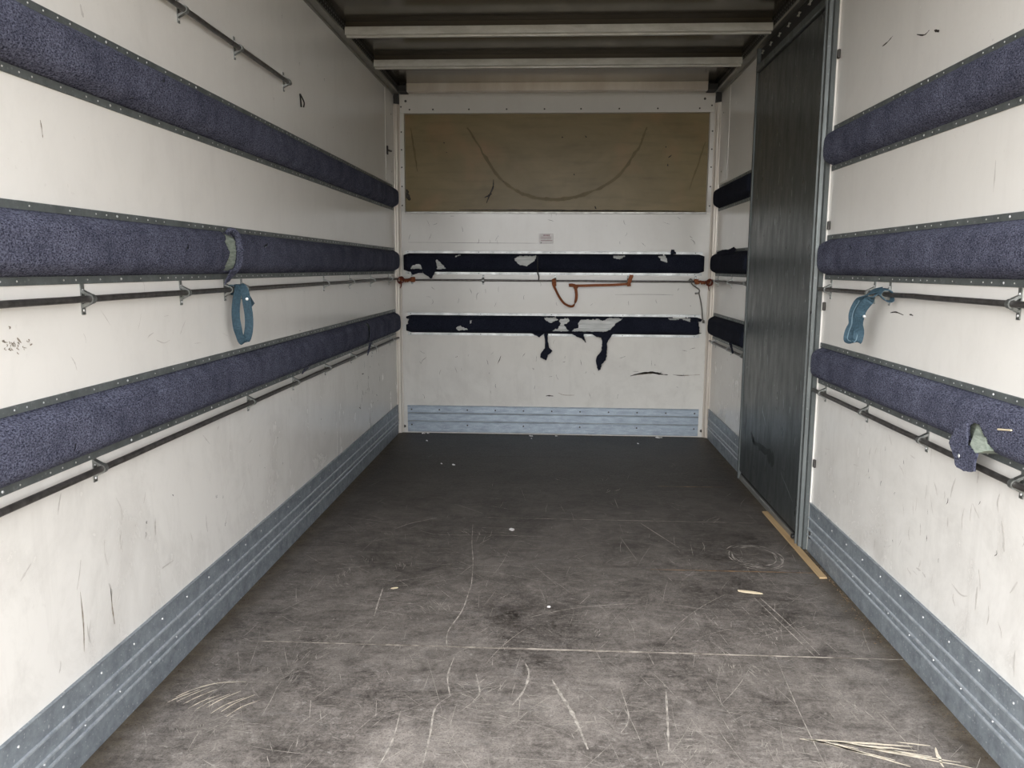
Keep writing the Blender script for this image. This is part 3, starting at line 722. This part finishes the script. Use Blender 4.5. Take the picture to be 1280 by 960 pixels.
# bulkhead
GB = 'torn navy pads on the bulkhead'
A1 = [(-.933, 1.094), (-.916, 1.114), (-.886, 1.124), (-.862, 1.119), (-.83, 1.10), (-.84, 1.092)]
A2 = [(-.79, 1.14), (-.763, 1.153), (-.739, 1.141), (-.715, 1.115), (-.698, 1.1), (-.703, 1.093), (-.78, 1.093)]
pad('back', -.982, .966, 1.058, 1.212, 'navy carpet pad with small torn holes on the bulkhead above the orange strap', GB,
    [A1, A2, [(-.64, 1.178), (-.605, 1.19), (-.60, 1.184), (-.631, 1.174)], [(-.255, 1.16), (-.222, 1.182), (-.111, 1.183), (-.126, 1.149), (-.17, 1.114), (-.229, 1.128)],
     [(.378, 1.188), (.466, 1.188), (.424, 1.162), (.388, 1.167)], [(.668, 1.184), (.713, 1.191), (.726, 1.143), (.689, 1.152)]], 'carpetb', 'stripb', 'backing', 10,
    flaps=[flap([(-.866, 1.138), (-.827, 1.172), (-.783, 1.170), (-.763, 1.148), (-.753, 1.105), (-.769, 1.071), (-.789, 1.035), (-.799, 1.032), (-.813, 1.047), (-.843, 1.061), (-.857, 1.104)], .047, .050, 1.17, 1.03),
           flap([(-.931, 1.089), (-.867, 1.09), (-.847, 1.068), (-.882, 1.066), (-.919, 1.054), (-.929, 1.07)], .044, .030, 1.09, 1.05),
           flap([(.746, 1.19), (.749, 1.226), (.767, 1.222), (.784, 1.20)], .03, .02, 1.23, 1.19),
           lambda t, f: MB().tube(catmull([f(-.104, .046, 1.18), f(-.102, .050, 1.11), f(-.101, .049, 1.07), f(-.094, .030, 1.05), f(-.096, .03, 1.025)], 5), .004, 6).build('loose_thread', 'black', t, smooth=True)])
C1 = [(-.058, .784), (.015, .789), (.035, .77), (-.018, .752), (-.043, .764)]
C2 = [(.042, .775), (.098, .785), (.11, .766), (.069, .741), (.104, .698), (-.008, .693), (.006, .709), (.036, .711), (.05, .746)]
C3 = [(.176, .773), (.297, .78), (.316, .768), (.369, .788), (.456, .784), (.409, .754), (.371, .71), (.347, .695), (.124, .695), (.138, .712), (.172, .723), (.165, .747)]
C4 = [(.743, .786), (.783, .793), (.888, .789), (.879, .766), (.831, .783), (.755, .775)]
F1 = [(-.056, .684), (-.030, .684), (-.032, .623), (-.021, .588), (.001, .566), (-.031, .539), (-.04, .504), (-.079, .524), (-.08, .548), (-.051, .583), (-.048, .622)]
F2 = [(.109, .688), (.202, .686), (.207, .65), (.219, .625), (.21, .625), (.193, .65), (.153, .664)]
F3 = [(.245, .688), (.405, .70), (.372, .656), (.355, .627), (.353, .538), (.346, .509), (.323, .484), (.318, .449), (.304, .442), (.294, .459), (.286, .508), (.292, .538), (.321, .572), (.324, .636), (.314, .658), (.285, .663)]
pad('back', -.970, .965, .660, .810, 'ripped navy carpet pad with hanging shreds on the bulkhead below the orange strap', GB,
    [C1, C2, C3, C4, [(-.635, .714), (-.607, .728), (-.552, .702), (-.618, .691)], [(-.545, .765), (-.53, .765), (-.535, .742)], [(.94, .77), (.966, .77), (.966, .69), (.95, .69)], [(-.97, .77), (-.945, .775), (-.955, .735), (-.97, .73)]],
    'carpetb', 'stripb', 'backing', 11,
    flaps=[flap(F1, .046, .036, .68, .50), flap(F2, .046, .03, .685, .62), flap(F3, .047, .034, .70, .44), flap([(-.150, .688), (-.05, .688), (-.086, .654)], .046, .03, .688, .65)])

# ------------------------------------------------------------------ lashing rails: rod on strap brackets
RN = .0195
def rail(wall, u0, u1, z, brackets, label, up_, dn, r=.0076, group='lashing rails', rn=RN, sag=0):
    f = FR[wall]; t = thing('lashing_rail', f((u0+u1)/2, 0, z), label, 'rail', group)
    pts = [f(u0+(u1-u0)*k/24, rn, z+.0012*noise.noise(Vector((k*.7, z*9, 1)))+sag*math.sin(math.pi*k/24)) for k in range(25)]
    MB().tube(pts, r, 12).build('rod', 'rod', t, smooth=True)
    for u in brackets:
        mb = MB(); w = .0065
        mb.box(f(u-w, .0003, z-dn), f(u+w, .003, z+up_))
        # stand-off arm and saddle round the rod
        for a in (-1, 1):
            mb.extrude([(.003, z+a*.020), (.003, z+a*.013), (rn-.004, z+a*(r-.001)), (rn, z+a*(r+.004))], lambda uu_, n, zz: f(uu_, n, zz), u-w, u+w)
        k = [(rn+(r+.0035)*math.cos(th), z+(r+.0035)*math.sin(th)) for th in [math.radians(q) for q in range(-100, 101, 20)]]
        k2 = [(rn+(r+.0004)*math.cos(th), z+(r+.0004)*math.sin(th)) for th in [math.radians(q) for q in range(100, -101, -20)]]
        mb.extrude(k+k2, lambda uu_, n, zz: f(uu_, n, zz), u-w*1.1, u+w*1.1)
        b = mb.build('bracket', 'bracket', t)
        s = MB()
        for zz in (z-dn+.009, z+up_-.014): s.dome(f(u, .003, zz), NR[wall], .0035, .002)
        s.build('screws', 'rivet', b, kind='stuff')
    return t
LB = [1.26, 1.722, 2.188]
rail('left', Y0+.05, 3.145, 1.797, [1.00, 1.45, 1.87, 2.262, 2.651, 3.122], 'dark steel rod above the topmost pad on the wall facing the door', .035, .035)
rail('left', Y0+.05, 5.19, 1.029, [1.26, 1.722, 2.19, 2.49, 2.625, 3.58, 4.036, 4.50, 5.0], 'dark steel rod under the split pad, carrying a blue strap', .0325, .035)
rail('left', Y0+.05, 5.195, .6455, [1.26, 1.722, 2.64, 3.114, 3.567, 4.033, 4.508, 5.003], 'dark steel rod under the lowest pad on the wall facing the door', .0222, .032)
rail('right', Y0+.05, 3.105, 1.030, [1.30, 1.815, 2.502, 2.621, 3.028], 'dark steel rod beside the metal door carrying a blue strap', .0355, .035)
rail('right', Y0+.05, 3.105, .6450, [1.27, 1.739, 2.187, 2.609, 3.016], 'dark steel rod under the lowest pad beside the metal door', .0267, .032)
rail('right', 4.225, 5.19, 1.028, [4.30, 4.707, 5.10], 'short dark rod between door and bulkhead, its end bound with orange webbing', .0315, .035)
rail('right', 4.225, 5.20, .6450, [4.30, 4.649, 5.095], 'short dark rod between door and bulkhead, under the lowest pad', .0187, .032)
rail('back', -.965, .95, 1.022, [-.927, -.458, .012, .482, .915], 'thin steel rod across the bulkhead between its two torn pads', .0355, .028, .0066)

# ------------------------------------------------------------------ straps and cords
def strap(name, loc, label, group=None): return thing(name, loc, label, 'strap', group)
t = strap('webbing_strap', (-.975, 2.49, .85), 'blue webbing loop hanging under the split pad on the wall facing the door')
pts = [(-1.000, 2.500, 1.042), (-.980, 2.496, 1.044), (-.968, 2.500, 1.020), (-.966, 2.508, .985), (-.964, 2.514, .945), (-.964, 2.510, .905), (-.967, 2.494, .872), (-.974, 2.482, .866), (-.982, 2.474, .890), (-.986, 2.466, .93), (-.987, 2.468, .97), (-.986, 2.480, 1.008), (-.984, 2.492, 1.040)]
wd = [(.2, 1, 0), (.5, .8, 0), (.9, .4, 0), (.93, .36, 0), (.93, .36, .05), (.93, .36, .1), (.9, .3, .3), (.8, .1, .5), (.6, -.2, .4), (.55, .5, .1), (.5, .6, 0), (.5, .7, 0), (.2, 1, 0)]
MB().ribbon(pts, wd, .026, .003, 7).build('loop', 'blue', t)
MB().ribbon([(-1.022, 2.50, 1.030), (-1.012, 2.502, 1.042), (-.998, 2.505, 1.040), (-.996, 2.51, 1.022), (-1.008, 2.515, 1.014), (-1.022, 2.517, 1.020)], [(0, 1, 0)]*6, .034, .003).build('wrap', 'blue', t)
MB().ribbon([(-.990, 2.530, 1.028), (-.980, 2.552, 1.0), (-.976, 2.572, .972)], [(.3, 1, .6)]*3, [.016, .036], .003).build('tail', 'blue', t)
MB().dome((-.964, 2.504, 1.000), (.36, -.93, 0), .0055, .003).build('rivet', 'rivet', t)
t = strap('webbing_strap', (.95, 2.50, .875), 'twisted blue webbing loop hanging from the rod beside the metal door')
pts = [(.986, 2.47, 1.044), (.968, 2.50, 1.034), (.950, 2.525, 1.008), (.940, 2.540, .972), (.936, 2.536, .935), (.932, 2.548, .905), (.930, 2.540, .886), (.938, 2.505, .884), (.944, 2.503, .905), (.946, 2.508, .94), (.946, 2.505, .975), (.956, 2.480, 1.008), (.978, 2.462, 1.036)]
wd = [(.3, 1, .3), (.7, .5, .5), (.9, -.3, .3), (.9, -.35, .1), (.5, -.9, 0), (.9, -.35, 0), (.9, -.35, .2), (.8, -.5, .2), (.9, -.4, 0), (.3, -1, 0), (.9, -.4, 0), (.7, -.5, .3), (.3, 1, .3)]
MB().ribbon(pts, wd, .030, .003, 7).build('loop', 'blue', t)
MB().ribbon([(p[0]-.0045, p[1]-.004, p[2]) for p in pts[2:9]], wd[2:9], .0022, .004, 7).build('edge_stitch', 'bluehi', t)
MB().ribbon([(.975, 2.45, 1.03), (.985, 2.445, 1.045), (1.005, 2.44, 1.04), (1.008, 2.435, 1.015), (.99, 2.43, 1.012), (.972, 2.44, 1.03)], [(0, 1, .2)]*6, .022, .003).build('wrap', 'blue', t)
MB().dome((.9540, 2.4945, .962), (-.4, -.9, 0), .005, .004).build('rivet', 'rivet', t)

YB = B-.036                      # plane of the rod on the bulkhead
t = strap('webbing_strap', (.11, YB, .85), 'orange webbing strap looped on the rod across the bulkhead')
mb = MB().ribbon([(.002, YB-.012, 1.020), (.000, YB-.016, 1.0), (.020, YB-.012, .956), (.042, YB-.010, .915), (.072, YB-.012, .878), (.105, YB-.014, .861), (.130, YB-.014, .863), (.146, YB-.014, .895), (.150, YB-.015, .935), (.142, YB-.014, .985)],
                 [(.8, .6, 0), (.8, .6, 0), (.6, .8, .3), (.6, .8, .3), (.4, .8, .5), (.1, .8, .6), (-.3, .8, .5), (.8, .6, .1), (.9, .4, 0), (.9, .3, 0)], .019, .003, 6)
mb.build('loop', 'orange', t)
MB().ribbon([(.100, YB-.018, .994), (.17, YB-.016, .992), (.28, YB-.013, .996), (.39, YB-.012, .999), (.478, YB-.014, 1.006)], [(0, .2, 1)]*5, .016, .003, 6).build('run', 'orange', t)
def coil(c, ax, r, turns, pitch_, wid):
    c = Vector(c); ax = Vector(ax).normalized(); a = ax.orthogonal().normalized(); b = ax.cross(a); P = []; Wd = []
    n = int(turns*10)
    for i in range(n+1):
        th = 2*math.pi*turns*i/n; P.append(c+ax*(pitch_*(i/n-.5))+(a*math.cos(th)+b*math.sin(th))*r*(1+.12*math.sin(i*1.7))); Wd.append(ax+a*.25*math.sin(i))
    return P, Wd
def knot(t, c, ax, r, turns, pitch_, wid, mat, nm='knot'):
    P, Wd = coil(c, ax, r, turns, pitch_, wid); MB().ribbon(P, Wd, wid, .003, 2).build(nm, mat, t)
knot(t, (.006, YB, 1.008), (1, 0, .1), .018, 2.2, .014, .016, 'orange'); knot(t, (.006, YB, 1.022), (.9, 0, .3), .012, 2, .012, .012, 'orange')
knot(t, (.146, YB-.016, .985), (.4, .2, 1), .012, 2.4, .020, .012, 'orange'); knot(t, (.12, YB-.016, .995), (1, 0, .1), .009, 2, .03, .012, 'orange')
MB().ribbon([(.487, YB-.010, .992), (.484, YB-.016, 1.008), (.490, YB-.016, 1.030), (.500, YB-.012, 1.062)], [(1, 0, .1)]*4, .024, .003).build('end_wrap', 'orange', t)
MB().ribbon([(.487, YB-.010, .992), (.486, YB+.010, 1.005), (.490, YB+.012, 1.030), (.500, YB+.004, 1.050), (.500, YB-.012, 1.062)], [(1, 0, .1)]*5, .024, .003).build('end_wrap', 'orange', t)
for s, zz, la in ((-1, 1.025, 'twisted orange webbing tying rods together at the corner far from the door'), (1, 1.022, 'twisted orange webbing tying rods together at the corner by the door')):
    A = Vector((s*.985, 5.165, zz)); Bp = Vector((s*.915, YB-.010, zz))
    t = strap('webbing_tie', ((A+Bp)/2), la)
    n = 26; P = []; Wd = []
    path = [A, Vector((s*.975, 5.195, zz-.004)), Vector((s*.950, 5.200, zz-.006)), Bp]
    PP = catmull(path, 9)
    for i, p in enumerate(PP):
        th = i*.75; P.append(p); Wd.append(Vector((0, math.cos(th), math.sin(th))))
    MB().ribbon(P, Wd, .022, .008, 2).build('twist', 'orange', t)
    MB().ribbon([p+Vector((0, -.004, .006)) for p in P], [w.cross(Vector((s, .3, 0))) for w in Wd], .014, .005, 2).build('twist', 'redor', t)
    knot(t, A+Vector((0, -.004, -.004)), (0, 1, .3), .019, 2.5, .024, .016, 'redor'); knot(t, Bp+Vector((0, .004, 0)), (1, 0, .2), .015, 2.2, .020, .014, 'orange')
    MB().ribbon([A+Vector((0, 0, -.01)), A+Vector((s*-.005, -.012, -.035)), A+Vector((0, -.02, -.055))], [(.3, 1, 0)]*3, [.014, .008], .003).build('tail', 'redor', t)

cd = thing('cord', (.95, B-.03, .78), 'thin grey cord dangling from the rod past the lower bulkhead pad', 'cord')
MB().tube(catmull([(.862, YB-.010, 1.022), (.875, YB-.012, 1.040), (.886, YB-.012, 1.030), (.884, YB-.014, 1.010), (.905, YB-.014, .992), (.934, B-.040, .972), (.938, B-.020, .945), (.950, B-.020, .90), (.960, B-.022, .84), (.962, B-.030, .80), (.970, B-.028, .762)], 6), .0042, 7).build('line', 'cord', cd, smooth=True)
MB().tube(catmull([(.936, B-.022, .950), (.925, B-.022, .948), (.912, B-.024, .948)], 4), .006, 7).build('knot_end', 'cord', cd, smooth=True)
MB().tube(catmull([(.972, B-.028, .775), (.972, B-.026, .758)], 3), .007, 7).build('knot_end', 'cord', cd, smooth=True)
wh = thing('wire_hook', (L, 3.325, 1.745), 'small bent black wire hook beyond the end of the topmost rod', 'hook')
MB().tube([(L+.0025, 3.318, 1.795), (L+.0035, 3.326, 1.744)], .0035, 6).build('stem', 'black', wh)
MB().tube(catmull([(L+.0035, 3.318, 1.793), (L+.008, 3.350, 1.768), (L+.006, 3.348, 1.748)], 4), .0028, 6).build('bend', 'black', wh, smooth=True)

# ------------------------------------------------------------------ loose things on the floor
mb = MB(); q = [(.9725, 3.598), (.998, 3.601), (1.004, 2.806), (.977, 2.804)]
mb.sheet(q, lambda u, v, d: Vector((u, v, .0014+d)), .006)
tag(mb.build('wood_strip', 'wood', bevel=.0008), 'thin pale wooden strip lying on the floor along the door sill', 'strip')
def chip(name, c, sx, sy, sz, mat, label, rot=0, cat='chip', seed=1):
    rn = random.Random(seed); bm = bmesh.new(); bmesh.ops.create_icosphere(bm, subdivisions=2, radius=1)
    for v in bm.verts:
        k = 1+.28*noise.noise(v.co*1.6+Vector((seed, 0, 0))); v.co = Vector((v.co.x*sx*k, v.co.y*sy*k, v.co.z*sz))
    me = bpy.data.meshes.new(name); bm.transform(Matrix.Rotation(rot, 4, 'Z')); bm.to_mesh(me); bm.free(); me.materials.append(M[mat])
    o = bpy.data.objects.new(name, me); COL.objects.link(o); o.location = (c[0], c[1], sz+.0012)
    return tag(o, label, cat)
chip('wood_chip', (.694, 2.660), .048, .010, .003, 'chip', 'long pale splintered wood chip on the dark floor', -.25, seed=3)
chip('paper_scrap', (-.157, 3.267), .011, .018, .003, 'white', 'tiny pinkish white paper scrap on the floor amid the box', .3, 'scrap', 4)
chip('pebble', (.006, 2.493), .006, .006, .003, 'white', 'tiny white crumb on the floor between the wood chip and plain wall', 0, 'crumb', 5)
chip('wood_chip', (-.529, 2.615), .014, .006, .002, 'chip', 'tiny pale wood chip on the floor nearer the plain wall', .4, 'chip', 6)
mb = MB(); rn = random.Random(9)
def crumbs(n, fx, fy, smin, smax):
    for i in range(n):
        x, y, r = fx(), fy(), rn.uniform(smin, smax); mb.dome((x, y, .0006), (rn.gauss(0, .2), rn.gauss(0, .2), 1), r, r*.9, 5)
crumbs(150, lambda: 1.017-rn.uniform(0, .011), lambda: rn.uniform(2.6, 3.10), .001, .0035)
crumbs(60, lambda: 1.016-abs(rn.gauss(0, .03)), lambda: rn.uniform(2.3, 2.79), .001, .003)
crumbs(120, lambda: R-.014-abs(rn.gauss(0, .012)), lambda: rn.uniform(1.3, 2.6), .0008, .002)
crumbs(160, lambda: L+.014+abs(rn.gauss(0, .02)), lambda: rn.uniform(1.3, 5.1), .0008, .0022)
crumbs(90, lambda: rn.uniform(-.98, .98), lambda: B-.022-abs(rn.gauss(0, .012)), .002, .005)
mb.build('floor_grit', 'grit', fl, kind='stuff')
mb = MB()
for x, y, w in ((-.86, 5.225, .03), (-.83, 5.23, .02), (-.14, 5.20, .03), (.03, 5.21, .02), (-.13, 5.12, .008), (.70, 5.215, .05), (.55, 5.02, .012), (-.80, 5.0, .015), (-.62, 4.4, .012), (-.55, 4.38, .02)):
    mb.dome((x, y, .0006), (rn.gauss(0, .2), 0, 1), w*.35, .006, 6); mb.dome((x+w*.4, y-.004, .0006), (0, rn.gauss(0, .2), 1), w*.25, .005, 6)
mb.build('paint_flakes', 'white', fl, kind='stuff')
